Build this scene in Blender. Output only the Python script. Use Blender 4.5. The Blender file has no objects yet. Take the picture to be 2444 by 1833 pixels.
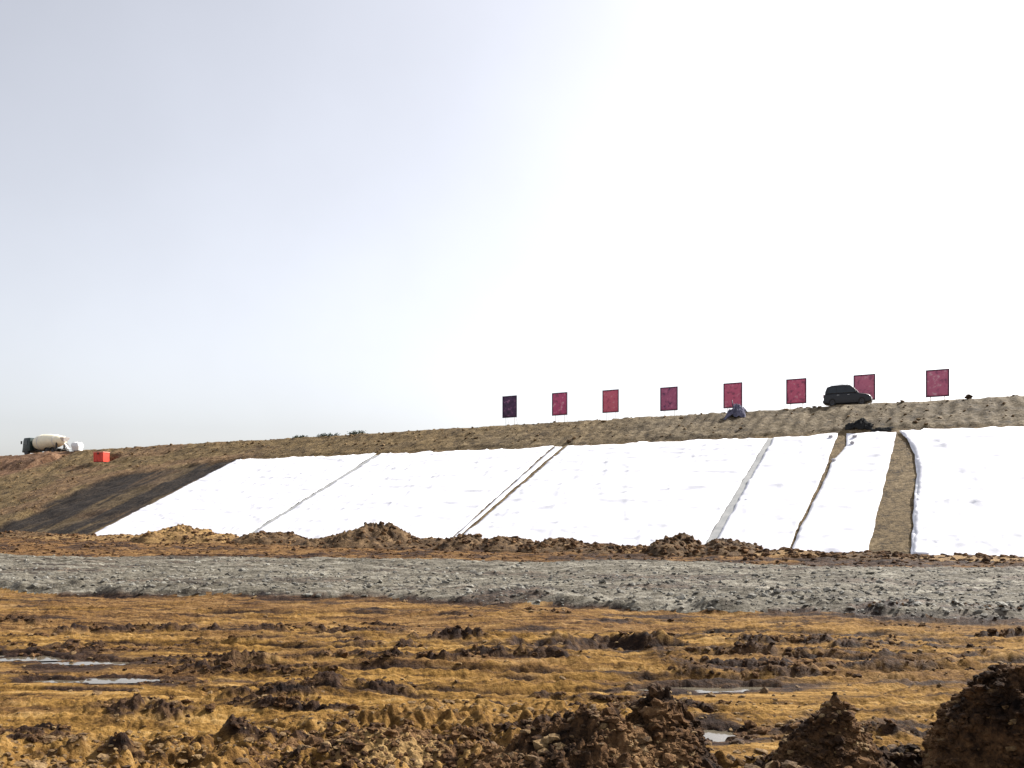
import bpy, bmesh, math, random
import numpy as np

random.seed(7)
rng = np.random.default_rng(11)
S = bpy.context.scene
C = S.collection
R = math.radians

# ------------------------------------------------------------------ camera
EYE = 2.63
cam_d = bpy.data.cameras.new('camera')
cam_d.sensor_width = 36.0
cam_d.lens = 29.25
cam_d.shift_y = 0.126
cam_d.clip_end = 20000
cam = bpy.data.objects.new('camera', cam_d)
cam.location = (0, 0, EYE)
cam.rotation_euler = (R(90), 0, 0)
C.objects.link(cam)
S.camera = cam

# ------------------------------------------------------------------ sky and sun
SUN_AZ, SUN_EL = 58.0, 39.0          # degrees right of the view direction, above the horizon
w = bpy.data.worlds.new('World')
S.world = w
w.use_nodes = True
nt = w.node_tree
nt.nodes.clear()
out = nt.nodes.new('ShaderNodeOutputWorld')
bg = nt.nodes.new('ShaderNodeBackground')
sky = nt.nodes.new('ShaderNodeTexSky')
sky.sky_type = 'NISHITA'
sky.sun_disc = False
sky.sun_elevation = R(SUN_EL)
sky.sun_rotation = R(SUN_AZ)
sky.altitude = 0
sky.air_density = 1.05
sky.dust_density = 2.4
sky.ozone_density = 1.0
hs = nt.nodes.new('ShaderNodeHueSaturation')
hs.inputs['Saturation'].default_value = 0.30
bg.inputs['Strength'].default_value = 0.107
nt.links.new(sky.outputs[0], hs.inputs['Color'])
tint = nt.nodes.new('ShaderNodeMix'); tint.data_type = 'RGBA'; tint.blend_type = 'MULTIPLY'
tint.inputs[0].default_value = 1.0; tint.inputs[7].default_value = (1.0, 0.985, 1.005, 1)      # thin haze
nt.links.new(hs.outputs[0], tint.inputs[6])
tc = nt.nodes.new('ShaderNodeTexCoord')
cn = nt.nodes.new('ShaderNodeTexNoise'); cn.inputs['Scale'].default_value = 2.4; cn.inputs['Detail'].default_value = 5; cn.inputs['Roughness'].default_value = 0.55
cr = nt.nodes.new('ShaderNodeMapRange'); cr.inputs[1].default_value = 0.3; cr.inputs[2].default_value = 0.7; cr.inputs[3].default_value = 0.95; cr.inputs[4].default_value = 1.05
veil = nt.nodes.new('ShaderNodeMix'); veil.data_type = 'RGBA'; veil.blend_type = 'MULTIPLY'; veil.inputs[0].default_value = 1.0      # thin uneven veil of cloud all over the sky
nt.links.new(tc.outputs['Generated'], cn.inputs['Vector']); nt.links.new(cn.outputs[0], cr.inputs[0])
nt.links.new(tint.outputs[2], veil.inputs[6]); nt.links.new(cr.outputs[0], veil.inputs[7])
nt.links.new(veil.outputs[2], bg.inputs[0])
nt.links.new(bg.outputs[0], out.inputs[0])

sl = bpy.data.lights.new('sun', 'SUN')
sl.energy = 4.5
sl.angle = R(0.6)
sl.color = (1.0, 0.95, 0.87)
so = bpy.data.objects.new('sun', sl)
so.rotation_euler = (R(90 - SUN_EL), 0, R(180 - SUN_AZ))
C.objects.link(so)

S.view_settings.view_transform = 'Standard'
S.view_settings.look = 'None'
S.view_settings.exposure = 1.0
S.view_settings.gamma = 1.0
S.view_settings.use_curve_mapping = False
S.cycles.max_bounces = 5
S.cycles.use_denoising = True

# ------------------------------------------------------------------ noise helpers
def _hash(ix, iy, seed):
    n = (ix.astype(np.int64) * 374761393 + iy.astype(np.int64) * 668265263 + seed * 974634777) & 0xFFFFFFFF
    n = ((n ^ (n >> 13)) * 1274126177) & 0xFFFFFFFF
    n = (n ^ (n >> 16)) & 0xFFFFFFFF
    return n.astype(np.float64) / 4294967295.0

def vn(x, y, seed=0):
    x = np.asarray(x, float); y = np.asarray(y, float)
    ix = np.floor(x); iy = np.floor(y)
    fx = x - ix; fy = y - iy
    fx = fx * fx * fx * (fx * (fx * 6 - 15) + 10); fy = fy * fy * fy * (fy * (fy * 6 - 15) + 10)
    a = _hash(ix, iy, seed); b = _hash(ix + 1, iy, seed)
    c = _hash(ix, iy + 1, seed); d = _hash(ix + 1, iy + 1, seed)
    return (a + (b - a) * fx) * (1 - fy) + (c + (d - c) * fx) * fy

def fbm(x, y, seed=0, octv=4, gain=0.5):
    """about -1..1"""
    v = 0.0; a = 1.0; t = 0.0
    for o in range(octv):
        cs, sn = math.cos(0.6 * o), math.sin(0.6 * o)
        f = 2.03 ** o
        v = v + a * (vn((x * cs - y * sn) * f, (x * sn + y * cs) * f, seed + 17 * o) * 2 - 1)
        t += a; a *= gain
    return v / t * 1.6

def sst(a, b, x):
    t = np.clip((np.asarray(x, float) - a) / (b - a), 0, 1)
    return t * t * (3 - 2 * t)

# ------------------------------------------------------------------ object helpers
def np_mesh(name, verts, faces, smooth=True):
    verts = np.ascontiguousarray(verts, np.float32).reshape(-1, 3)
    faces = np.ascontiguousarray(faces, np.int32)
    k = faces.shape[1]
    me = bpy.data.meshes.new(name)
    me.vertices.add(len(verts)); me.vertices.foreach_set('co', verts.ravel())
    me.loops.add(faces.size); me.loops.foreach_set('vertex_index', faces.ravel())
    me.polygons.add(len(faces))
    me.polygons.foreach_set('loop_start', np.arange(0, faces.size, k, dtype=np.int32))
    me.update(calc_edges=True)
    me.polygons.foreach_set('use_smooth', np.full(len(faces), smooth, dtype=bool))
    me.update()
    return me

def obj(name, me, mat=None, parent=None, loc=None, rot=None):
    o = bpy.data.objects.new(name, me)
    C.objects.link(o)
    if mat is not None:
        me.materials.append(mat)
    if parent is not None:
        o.parent = parent
    if loc is not None:
        o.location = loc
    if rot is not None:
        o.rotation_euler = rot
    return o

def empty(name, loc, rz=0.0):
    o = bpy.data.objects.new(name, None)
    o.empty_display_size = 0.3
    C.objects.link(o)
    o.location = loc; o.rotation_euler = (0, 0, rz)
    return o

def tag(o, label=None, cat=None, group=None, kind=None):
    if label: o['label'] = label
    if cat: o['category'] = cat
    if group: o['group'] = group
    if kind: o['kind'] = kind
    return o

def grid_faces(nr, nc, wrap=False):
    i = np.arange(nr - 1)[:, None]; j = np.arange(nc if wrap else nc - 1)[None, :]
    j2 = (j + 1) % nc
    return np.stack([i * nc + j, i * nc + j2, (i + 1) * nc + j2, (i + 1) * nc + j], -1).reshape(-1, 4)

def set_col(me, name, rgb):
    a = me.color_attributes.new(name, 'FLOAT_COLOR', 'POINT')
    v = np.ones((len(me.vertices), 4), np.float32)
    v[:, :rgb.shape[1]] = rgb
    a.data.foreach_set('color', v.ravel())

class MB:
    """collects simple solids into one mesh"""
    def __init__(self): self.v = []; self.f = []
    def add(self, vs, fs):
        o = len(self.v); self.v += [tuple(p) for p in vs]; self.f += [tuple(i + o for i in q) for q in fs]
    def box(self, x0, x1, y0, y1, z0, z1):
        self.add([(x0, y0, z0), (x1, y0, z0), (x1, y1, z0), (x0, y1, z0), (x0, y0, z1), (x1, y0, z1), (x1, y1, z1), (x0, y1, z1)],
                 [(0, 3, 2, 1), (4, 5, 6, 7), (0, 1, 5, 4), (1, 2, 6, 5), (2, 3, 7, 6), (3, 0, 4, 7)])
    def rings(self, rings, cap=True):
        n = len(rings[0]); o = len(self.v)
        for r in rings: self.v += [tuple(p) for p in r]
        for i in range(len(rings) - 1):
            for j in range(n):
                k = (j + 1) % n
                self.f.append((o + i * n + j, o + i * n + k, o + (i + 1) * n + k, o + (i + 1) * n + j))
        if cap:
            self.f.append(tuple(o + j for j in range(n))[::-1])
            self.f.append(tuple(o + (len(rings) - 1) * n + j for j in range(n)))
    def tube(self, pts, r, n=8):
        rings = []
        for i, p in enumerate(pts):
            a = np.array(pts[max(i - 1, 0)], float); b = np.array(pts[min(i + 1, len(pts) - 1)], float)
            t = (b - a) / (np.linalg.norm(b - a) + 1e-9)
            u = np.cross(t, (0, 0, 1)); 
            if np.linalg.norm(u) < 1e-3: u = np.array((1., 0, 0))
            u = u / np.linalg.norm(u); v = np.cross(t, u)
            rr = r[i] if isinstance(r, (list, tuple)) else r
            rings.append([np.array(p) + rr * (math.cos(2 * math.pi * k / n) * u + math.sin(2 * math.pi * k / n) * v) for k in range(n)])
        self.rings(rings)
    def lathe_y(self, prof, c=(0, 0, 0), n=20):
        """profile of (y, r) turned about an axis parallel to y through c"""
        self.rings([[(c[0] + r * math.cos(2 * math.pi * k / n), c[1] + y, c[2] + r * math.sin(2 * math.pi * k / n)) for k in range(n)] for y, r in prof])
    def build(self, name, mat, parent=None, smooth=False, bevel=0.0):
        me = bpy.data.meshes.new(name)
        me.from_pydata([tuple(map(float, p)) for p in self.v], [], self.f)
        bm = bmesh.new(); bm.from_mesh(me)
        bmesh.ops.recalc_face_normals(bm, faces=bm.faces)
        bm.to_mesh(me); bm.free()
        if smooth:
            for p in me.polygons: p.use_smooth = True
        o = obj(name, me, mat, parent)
        if bevel:
            m = o.modifiers.new('bevel', 'BEVEL'); m.width = bevel; m.segments = 2; m.limit_method = 'ANGLE'; m.angle_limit = R(40)
        return o

# ------------------------------------------------------------------ materials
def new_mat(name):
    m = bpy.data.materials.new(name); m.use_nodes = True
    n = m.node_tree.nodes; b = n['Principled BSDF']
    return m, n, m.node_tree.links, b

def ramp(n, stops):
    r = n.new('ShaderNodeValToRGB'); e = r.color_ramp.elements
    while len(e) > 1: e.remove(e[-1])
    e[0].position = stops[0][0]; e[0].color = (*stops[0][1], 1)
    for p, c in stops[1:]:
        q = e.new(p); q.color = (*c, 1)
    return r

def noise(n, l, vec, scale, detail=4, rough=0.6, sx=None):
    t = n.new('ShaderNodeTexNoise'); t.inputs['Scale'].default_value = scale
    t.inputs['Detail'].default_value = detail; t.inputs['Roughness'].default_value = rough
    if sx:
        mp = n.new('ShaderNodeMapping'); mp.inputs['Scale'].default_value = sx
        l.new(vec, mp.inputs['Vector']); l.new(mp.outputs[0], t.inputs['Vector'])
    else:
        l.new(vec, t.inputs['Vector'])
    return t

def mixc(n, l, fac, a, b, mode='MIX'):
    m = n.new('ShaderNodeMix'); m.data_type = 'RGBA'; m.blend_type = mode
    for sock, v in ((m.inputs[0], fac), (m.inputs[6], a), (m.inputs[7], b)):
        if hasattr(v, 'is_output'): l.new(v, sock)
        elif isinstance(v, (int, float)): sock.default_value = v
        else: sock.default_value = (*v, 1)
    return m.outputs[2]

def math2(n, l, op, a, b):
    m = n.new('ShaderNodeMath'); m.operation = op
    for s, v in ((m.inputs[0], a), (m.inputs[1], b)):
        if hasattr(v, 'is_output'): l.new(v, s)
        else: s.default_value = v
    return m.outputs[0]

def coords(n):
    t = n.new('ShaderNodeNewGeometry')
    return t.outputs['Position']

def attr(n, l, name):
    a = n.new('ShaderNodeAttribute'); a.attribute_name = name
    s = n.new('ShaderNodeSeparateColor'); l.new(a.outputs['Color'], s.inputs[0])
    return s.outputs

def soil_mat(name, stops, scale=2.2, stretch=(1, 1, 1), bump=0.6, rough=0.85, wet_shade_attr=False, spec=0.2, gold_soil=True):
    m, n, l, b = new_mat(name)
    P = coords(n)
    a = noise(n, l, P, scale, 6, 0.68, stretch)
    f = noise(n, l, P, scale * 9, 5, 0.7)
    v = math2(n, l, 'MULTIPLY_ADD', f.outputs[0], 0.55)
    n_ = v.node; l.new(a.outputs[0], n_.inputs[2])
    v = math2(n, l, 'SUBTRACT', v, 0.275)
    if wet_shade_attr:                                            # long smears left by blades and wheels
        k = noise(n, l, P, 2.6, 4, 0.62, (0.22, 2.6, 1))
        k2 = math2(n, l, 'SUBTRACT', k.outputs[0], 0.5)
        k3 = math2(n, l, 'MULTIPLY', k2, 0.75)
        v = math2(n, l, 'ADD', v, k3)
    r = ramp(n, stops); l.new(v, r.inputs[0])
    col = r.outputs[0]
    if wet_shade_attr:
        A = attr(n, l, 'mask')
        gold = ramp(n, [(0.28, (.035, .020, .010)), (0.42, (.130, .069, .019)), (0.57, (.255, .143, .038)), (0.8, (.40, .26, .105))]); l.new(v, gold.inputs[0])
        if gold_soil: col = mixc(n, l, A[2], col, gold.outputs[0])
        dark = ramp(n, [(0.3, (.010, .006, .005)), (0.5, (.032, .018, .012)), (0.66, (.082, .046, .024)), (0.85, (.16, .10, .05))]); l.new(v, dark.inputs[0])  # dark tone for damp soil and for shade painted through the mask
        col = mixc(n, l, A[1], col, dark.outputs[0])
        rr = n.new('ShaderNodeMapRange'); rr.inputs[3].default_value = rough; rr.inputs[4].default_value = 0.7
        l.new(A[1], rr.inputs[0]); l.new(rr.outputs[0], b.inputs['Roughness'])
    else:
        b.inputs['Roughness'].default_value = rough
    l.new(col, b.inputs['Base Color'])
    b.inputs['Specular IOR Level'].default_value = spec
    bp = n.new('ShaderNodeBump'); bp.inputs['Strength'].default_value = bump; bp.inputs['Distance'].default_value = 0.08
    l.new(f.outputs[0], bp.inputs['Height']); l.new(bp.outputs[0], b.inputs['Normal'])
    return m

M = {}
M['mud'] = soil_mat('mud', [(0.25, (.018, .012, .010)), (0.40, (.070, .036, .017)), (0.56, (.165, .090, .034)), (0.8, (.30, .19, .085))],
                    1.5, (0.4, 1.9, 1), 0.8, 0.85, True, .06)
M['spoil'] = soil_mat('spoil', [(0.28, (.016, .011, .008)), (0.45, (.064, .040, .022)), (0.6, (.14, .088, .045)), (0.8, (.25, .17, .09))], 1.0, (1, 1, 1), 0.9, 0.85, False, .1)
M['spoil_gold'] = soil_mat('spoil_gold', [(0.25, (.06, .035, .018)), (0.45, (.17, .10, .04)), (0.6, (.27, .165, .06)), (0.8, (.36, .25, .12))], 1.2, (1, 1, 1), 0.9, 0.85)
M['mound'] = soil_mat('mound', [(0.3, (.010, .007, .006)), (0.44, (.046, .026, .015)), (0.56, (.130, .070, .032)), (0.74, (.27, .165, .08))], 1.5, (1, 1, 1), 1.0, 0.9, False, .08)
M['clod'] = soil_mat('clod', [(0.28, (.035, .022, .016)), (0.45, (.12, .072, .034)), (0.58, (.22, .14, .06)), (0.78, (.38, .27, .15))], 2.6, (1, 1, 1), 0.7, 0.8)
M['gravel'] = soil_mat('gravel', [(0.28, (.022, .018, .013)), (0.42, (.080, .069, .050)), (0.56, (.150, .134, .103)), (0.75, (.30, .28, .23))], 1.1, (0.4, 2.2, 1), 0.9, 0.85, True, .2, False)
M['stone'] = soil_mat('stone', [(0.28, (.04, .036, .03)), (0.5, (.15, .14, .118)), (0.75, (.36, .35, .31))], 1.9, (1, 1, 1), 0.4, 0.8)

def embank_mat():
    m, n, l, b = new_mat('embankment_soil')
    P = coords(n)
    a = noise(n, l, P, 1.0, 6, 0.72); f = noise(n, l, P, 4.0, 5, 0.72)
    v = math2(n, l, 'MULTIPLY_ADD', f.outputs[0], 0.6); l.new(a.outputs[0], v.node.inputs[2])
    v = math2(n, l, 'SUBTRACT', v, 0.3)
    def rp(s):
        r = ramp(n, s); l.new(v, r.inputs[0]); return r.outputs[0]
    grey = rp([(0.28, (.030, .023, .015)), (0.43, (.092, .068, .038)), (0.57, (.155, .118, .070)), (0.78, (.26, .215, .145))])
    och = rp([(0.28, (.030, .020, .011)), (0.43, (.095, .063, .027)), (0.57, (.165, .112, .050)), (0.78, (.28, .205, .11))])
    dark = rp([(0.28, (.008, .006, .005)), (0.45, (.015, .011, .009)), (0.6, (.034, .025, .018)), (0.8, (.08, .058, .038))])
    red = rp([(0.28, (.045, .022, .013)), (0.43, (.115, .060, .032)), (0.57, (.185, .105, .058)), (0.78, (.29, .19, .12))])
    A = attr(n, l, 'mask')
    c = mixc(n, l, A[0], grey, och); c = mixc(n, l, A[2], c, red); c = mixc(n, l, A[1], c, dark)
    l.new(c, b.inputs['Base Color']); b.inputs['Roughness'].default_value = 0.88
    b.inputs['Specular IOR Level'].default_value = 0.2
    bp = n.new('ShaderNodeBump'); bp.inputs['Strength'].default_value = 0.8; bp.inputs['Distance'].default_value = 0.15
    l.new(f.outputs[0], bp.inputs['Height']); l.new(bp.outputs[0], b.inputs['Normal'])
    return m
M['embank'] = embank_mat()

def cloth_mat(name, c0, c1, scale=0.6):
    m, n, l, b = new_mat(name)
    a = noise(n, l, coords(n), scale, 5, 0.65)
    r = ramp(n, [(0.3, c0), (0.65, c1)]); l.new(a.outputs[0], r.inputs[0])
    l.new(r.outputs[0], b.inputs['Base Color']); b.inputs['Roughness'].default_value = 0.9
    b.inputs['Specular IOR Level'].default_value = 0.2
    f = noise(n, l, coords(n), 7, 4, 0.6)
    bp = n.new('ShaderNodeBump'); bp.inputs['Strength'].default_value = 0.25; bp.inputs['Distance'].default_value = 0.03
    l.new(f.outputs[0], bp.inputs['Height']); l.new(bp.outputs[0], b.inputs['Normal'])
    return m
M['geotextile'] = cloth_mat('geotextile', (.68, .68, .74), (.82, .82, .84))
M['grey_lining'] = cloth_mat('grey_lining', (.30, .31, .31), (.40, .40, .39), 2)
M['tarp'] = cloth_mat('tarp', (.035, .035, .06), (.17, .165, .23), 1.5)
M['black_film'] = cloth_mat('black_film', (.008, .008, .008), (.025, .025, .024), 2)
M['bag'] = cloth_mat('bag_cloth', (.70, .70, .70), (.84, .84, .83), 2)

def plain(name, col, rough=0.5, metal=0.0, var=0.25, scale=6.0, coat=0.0):
    m, n, l, b = new_mat(name)
    t = n.new('ShaderNodeTexCoord')
    a = noise(n, l, t.outputs['Object'], scale, 5, 0.65)
    r = ramp(n, [(0.3, tuple(c * (1 - var) for c in col)), (0.7, tuple(min(1, c * (1 + var)) for c in col))])
    l.new(a.outputs[0], r.inputs[0]); l.new(r.outputs[0], b.inputs['Base Color'])
    b.inputs['Roughness'].default_value = rough; b.inputs['Metallic'].default_value = metal
    b.inputs['Coat Weight'].default_value = coat
    return m
M['car_paint'] = plain('car_paint', (.006, .007, .011), 0.5, 0, 0.3, 3, 0.15)
M['glass'] = plain('tinted_glass', (.015, .02, .025), 0.08, 0, 0.1)
M['tyre'] = plain('tyre', (.02, .019, .018), 0.85, 0, 0.3)
M['rim'] = plain('rim', (.07, .07, .075), 0.5, 0.6)
M['lamp_red'] = plain('lamp_red', (.35, .02, .02), 0.25)
M['lamp_clear'] = plain('lamp_clear', (.7, .7, .72), 0.15)
M['chrome'] = plain('chrome', (.5, .5, .5), 0.25, 0.9, 0.1)
M['cab_green'] = plain('cab_green', (.018, .032, .030), 0.4, 0, 0.3, 2)
M['drum_cream'] = plain('drum_cream', (.86, .80, .60), 0.5, 0, 0.12, 1.2)
M['dark_steel'] = plain('dark_steel', (.03, .027, .024), 0.7, 0.2, 0.4)
M['pale_steel'] = plain('pale_steel', (.62, .60, .58), 0.5, 0.1, 0.2)
M['orange'] = plain('orange_paint', (.66, .055, .03), 0.5, 0, 0.18, 2)
M['frame'] = plain('sign_frame', (.05, .035, .06), 0.6, 0, 0.4, 2)
M['anchor'] = plain('anchor_stone', (.42, .41, .43), 0.85, 0, 0.3, 5)
M['post'] = plain('sign_post', (.85, .84, .83), 0.5, 0.0, 0.1)
def water_mat():
    m, n, l, b = new_mat('puddle_water')
    a = noise(n, l, coords(n), 3, 3)
    r = ramp(n, [(0.3, (.09, .075, .05)), (0.7, (.14, .12, .09))]); l.new(a.outputs[0], r.inputs[0])
    l.new(r.outputs[0], b.inputs['Base Color']); b.inputs['Roughness'].default_value = 0.06
    b.inputs['IOR'].default_value = 1.5
    f = noise(n, l, coords(n), 9, 2)
    bp = n.new('ShaderNodeBump'); bp.inputs['Strength'].default_value = 0.08; bp.inputs['Distance'].default_value = 0.02
    l.new(f.outputs[0], bp.inputs['Height']); l.new(bp.outputs[0], b.inputs['Normal'])
    return m
M['water'] = water_mat()
def leaf_mat():
    m, n, l, b = new_mat('leaf')
    a = noise(n, l, coords(n), 3, 3)
    r = ramp(n, [(0.3, (.018, .032, .018)), (0.7, (.05, .075, .035))]); l.new(a.outputs[0], r.inputs[0])
    l.new(r.outputs[0], b.inputs['Base Color']); b.inputs['Roughness'].default_value = 0.7
    return m
M['leaf'] = leaf_mat()
M['stem'] = plain('stem', (.06, .045, .03), 0.9)

# ------------------------------------------------------------------ embankment frame
# n points up the slope, t along the crest towards the far left
AZ = math.atan2(1003, 1797)
NX, NY = math.sin(AZ), math.cos(AZ)
TX, TY = -math.cos(AZ), math.sin(AZ)
D_TOE, SLOPE = 57.5, 0.437
D_CREST = 88.0
def W(s, d):
    return np.asarray(d) * NX + np.asarray(s) * TX, np.asarray(d) * NY + np.asarray(s) * TY
def SD(x, y):
    return x * TX + y * TY, x * NX + y * NY
CREST_RZ = math.atan2(TY, TX)      # heading of the crest direction

SHEET_TOP = 79.5
def emb_base(s, d):
    s = np.asarray(s, float); d = np.asarray(d, float)
    zc = (D_CREST - D_TOE) * SLOPE - 0.25 * sst(136, 150, s) - 1.5 * sst(150, 158.5, s) - 4.0 * sst(156, 215, s)
    z = (d - D_TOE) * SLOPE
    k = 0.5                                            # rounded crest
    h = np.clip(0.5 + 0.5 * (zc - z) / k, 0, 1)
    return zc + (z - zc) * h - k * h * (1 - h)

def bed_mask(s, d):
    """1 on the trimmed bed under the sheets and on the bare strip beside them"""
    e = fbm(s * 0.3, d * 0.3, 5, 3) * 0.5
    m = sst(SHEET_TOP + 1.2, SHEET_TOP + 0.2, d + e * 0.6) * sst(106.6, 105.6, s + e)
    top = 75 + (106 - s) * 0.26                          # the strip left of the sheets stops lower
    m2 = np.where(s > 87.0, sst(0.8, -0.4, d - np.minimum(top, SHEET_TOP) + e * 1.2), 1)
    return m * m2

def emb_h(s, d):
    z = emb_base(s, d)
    bed = bed_mask(s, d)
    crest = sst(88.6, 87.0, d)
    rough = (0.05 + .09 * crest) * fbm(s * 0.35, d * 0.35, 21, 5, 0.6) + (.04 + .06 * crest) * fbm(s * 1.9, d * 0.8, 23, 4, .6)
    rough = rough + .22 * sst(84, 96, s) * crest * fbm(s * .3, d * .3, 25, 5, .6)
    tracks = 0.06 * crest * np.sin(s * 5.2 + 1.5 * fbm(s * 0.3, d * 0.3, 8, 2)) * sst(60, 20, s)
    z = z + (1 - bed) * (0.14 * crest + rough + tracks)
    z = z + bed * (0.03 * fbm(s * 0.8, d * 0.8, 31, 3) + 0.14 * sst(86.5, 88, s) * fbm(s * .5, d * .5, 33, 4))
    z = z + 0.45 * sst(105.2, 106.4, s + .5 * fbm(s * .4, d * .4, 35, 3)) * sst(112, 107, s) * sst(78, 74, d) + 0.7 * sst(135.4, 136.2, s + 0.5 * fbm(s * .2, d * .4, 3, 2)) * sst(79, 82, d) * sst(86.5, 84.5, d) * sst(170, 150, s)
    # gully at the step
    z = z - 0.8 * np.exp(-((s - 135.0) / 0.6) ** 2) * sst(78, 83, d) * sst(88.5, 86, d)
    # level pad under the orange box
    bs, bd = 119.0, 82.0
    pm = sst(1.0, 0.55, np.hypot((s - bs) / 3.2, (d - bd) / 2.6))
    z = z * (1 - pm) + pm * (10.43)
    # parking pads on the crest
    for ps, pd, rs, rd in ((147.2, 91.0, 7.5, 3.6), (11.4, 90.4, 5, 3)):
        pm = sst(1.0, 0.75, np.hypot((s - ps) / rs, (d - pd) / rd))
        z = z * (1 - pm) + pm * emb_base(np.full_like(s, ps), np.full_like(d, 95.0))
    return z

# grid, finer where seen
s_ax = np.concatenate([np.arange(-70, -12, 2.0), np.arange(-12, 60, 0.22), np.arange(60, 165, 0.3), np.arange(165, 260, 2.0)])
d_ax = np.concatenate([np.array([54.0, 56.0, 57.0]), np.arange(57.5, 79, 0.4), np.arange(79, 91, 0.16), np.arange(91, 100, 0.6), np.array([105, 115, 130, 145, 160, 175.0])])
SS, DD = np.meshgrid(s_ax, d_ax)
ZZ = emb_h(SS, DD)
ZZ = np.where(DD < 57.4, -0.4 - (57.5 - DD) * 0.5, ZZ)
ZZ = np.where(DD > 118, np.maximum(ZZ - (DD - 118) * 0.35, -1.0), ZZ)
XX, YY = W(SS, DD)
me = np_mesh('embankment', np.stack([XX, YY, ZZ], -1), grid_faces(*SS.shape)[:, ::-1])
bedm = bed_mask(SS, DD)
och = np.maximum(sst(18, 62, SS + 8 * fbm(SS * .1, DD * .2, 4, 3)), .75 * bedm * sst(84, 80, SS))
dk = bedm * sst(86.2, 87.0, SS) * (1 - 0.5 * sst(.15, .5, fbm(SS * .55, DD * .07, 55, 4, .6)))
dk = np.maximum(dk, 0.25 * sst(0.1, 0.6, fbm(SS * .3, DD * .5, 77, 3)) * (1 - bedm) * sst(88.5, 87.5, DD))
rd = sst(134, 136, SS) * sst(74, 80, DD + 2 * fbm(SS * .2, DD * .2, 66, 3)) + 0.5 * sst(.1, .6, fbm(SS * .08, DD * .3, 91, 3)) * sst(70, 90, SS)
set_col(me, 'mask', np.stack([och, dk, np.clip(rd, 0, 1)], -1).reshape(-1, 3))
tag(obj('embankment', me, M['embank']), kind='structure')

# ------------------------------------------------------------------ ground heights
# fresh ridges of churned mud (x0, y0, x1, y1, half width, height)
RIDGES = [(-10.6, 18.9, -4.9, 18.7, .34, .24), (-4.6, 18.7, -2.2, 18.4, .3, .15), (-11.5, 16.4, -7.7, 15.9, .36, .26),
          (-7.4, 14.6, -4.0, 14.2, .34, .26), (-6.0, 12.8, -4.5, 12.6, .36, .26), (-2.2, 17.6, -.4, 17.2, .4, .26),
          (-3.9, 16.6, -1.5, 16.2, .25, .13), (-3.2, 15.0, -.6, 14.7, .22, .12), (-1.0, 15.2, 1.2, 14.9, .22, .14),
          (2.4, 15.6, 7.6, 14.9, .18, .12), (2.6, 14.6, 7.2, 14.0, .18, .12), (2.4, 13.6, 5.4, 13.3, .2, .13), (4.0, 16.8, 9.5, 16.0, .2, .12),
          (-3.3, 12.6, -1.3, 12.3, .4, .2), (-5.6, 11.2, -3.9, 11.0, .4, .22), (-4.0, 11.8, -2.6, 11.5, .35, .2)]
_r = random.Random(5)
for _k in range(64):
    _y = 1 / (1 / 8.8 + _r.random() * (1 / 22.0 - 1 / 8.8)); _x = _r.uniform(-.62, .62) * _y
    _l = _r.uniform(.5, 2.6); _w = _r.uniform(.05, .13)
    RIDGES.append((_x - _l / 2, _y + .04 * _l, _x + _l / 2, _y - .05 * _l, _w, _w * _r.uniform(.6, 1.1)))
RIDGES = [(a, b, c, d, e * (.8 if i < 16 else 1), h * (.6 if i < 16 else 1)) for i, (a, b, c, d, e, h) in enumerate(RIDGES)]
PUDDLES = [(-9.9, 15.3, 1.5, .24), (-6.4, 13.2, .8, .15), (3.05, 12.55, .8, .15), (2.25, 9.95, .4, .2), (-7.6, 14.75, .7, .12)]
PIT = (1.75, 16.3, 1.5, .62)
EDGE_A, EDGE_B = (-40.0, 34.2), (30.0, 15.6)      # near lip of the gravel track
def edge_dist(x, y):
    ex, ey = EDGE_B[0] - EDGE_A[0], EDGE_B[1] - EDGE_A[1]
    L = math.hypot(ex, ey)
    return ((y - EDGE_A[1]) * ex - (x - EDGE_A[0]) * ey) / L
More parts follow.
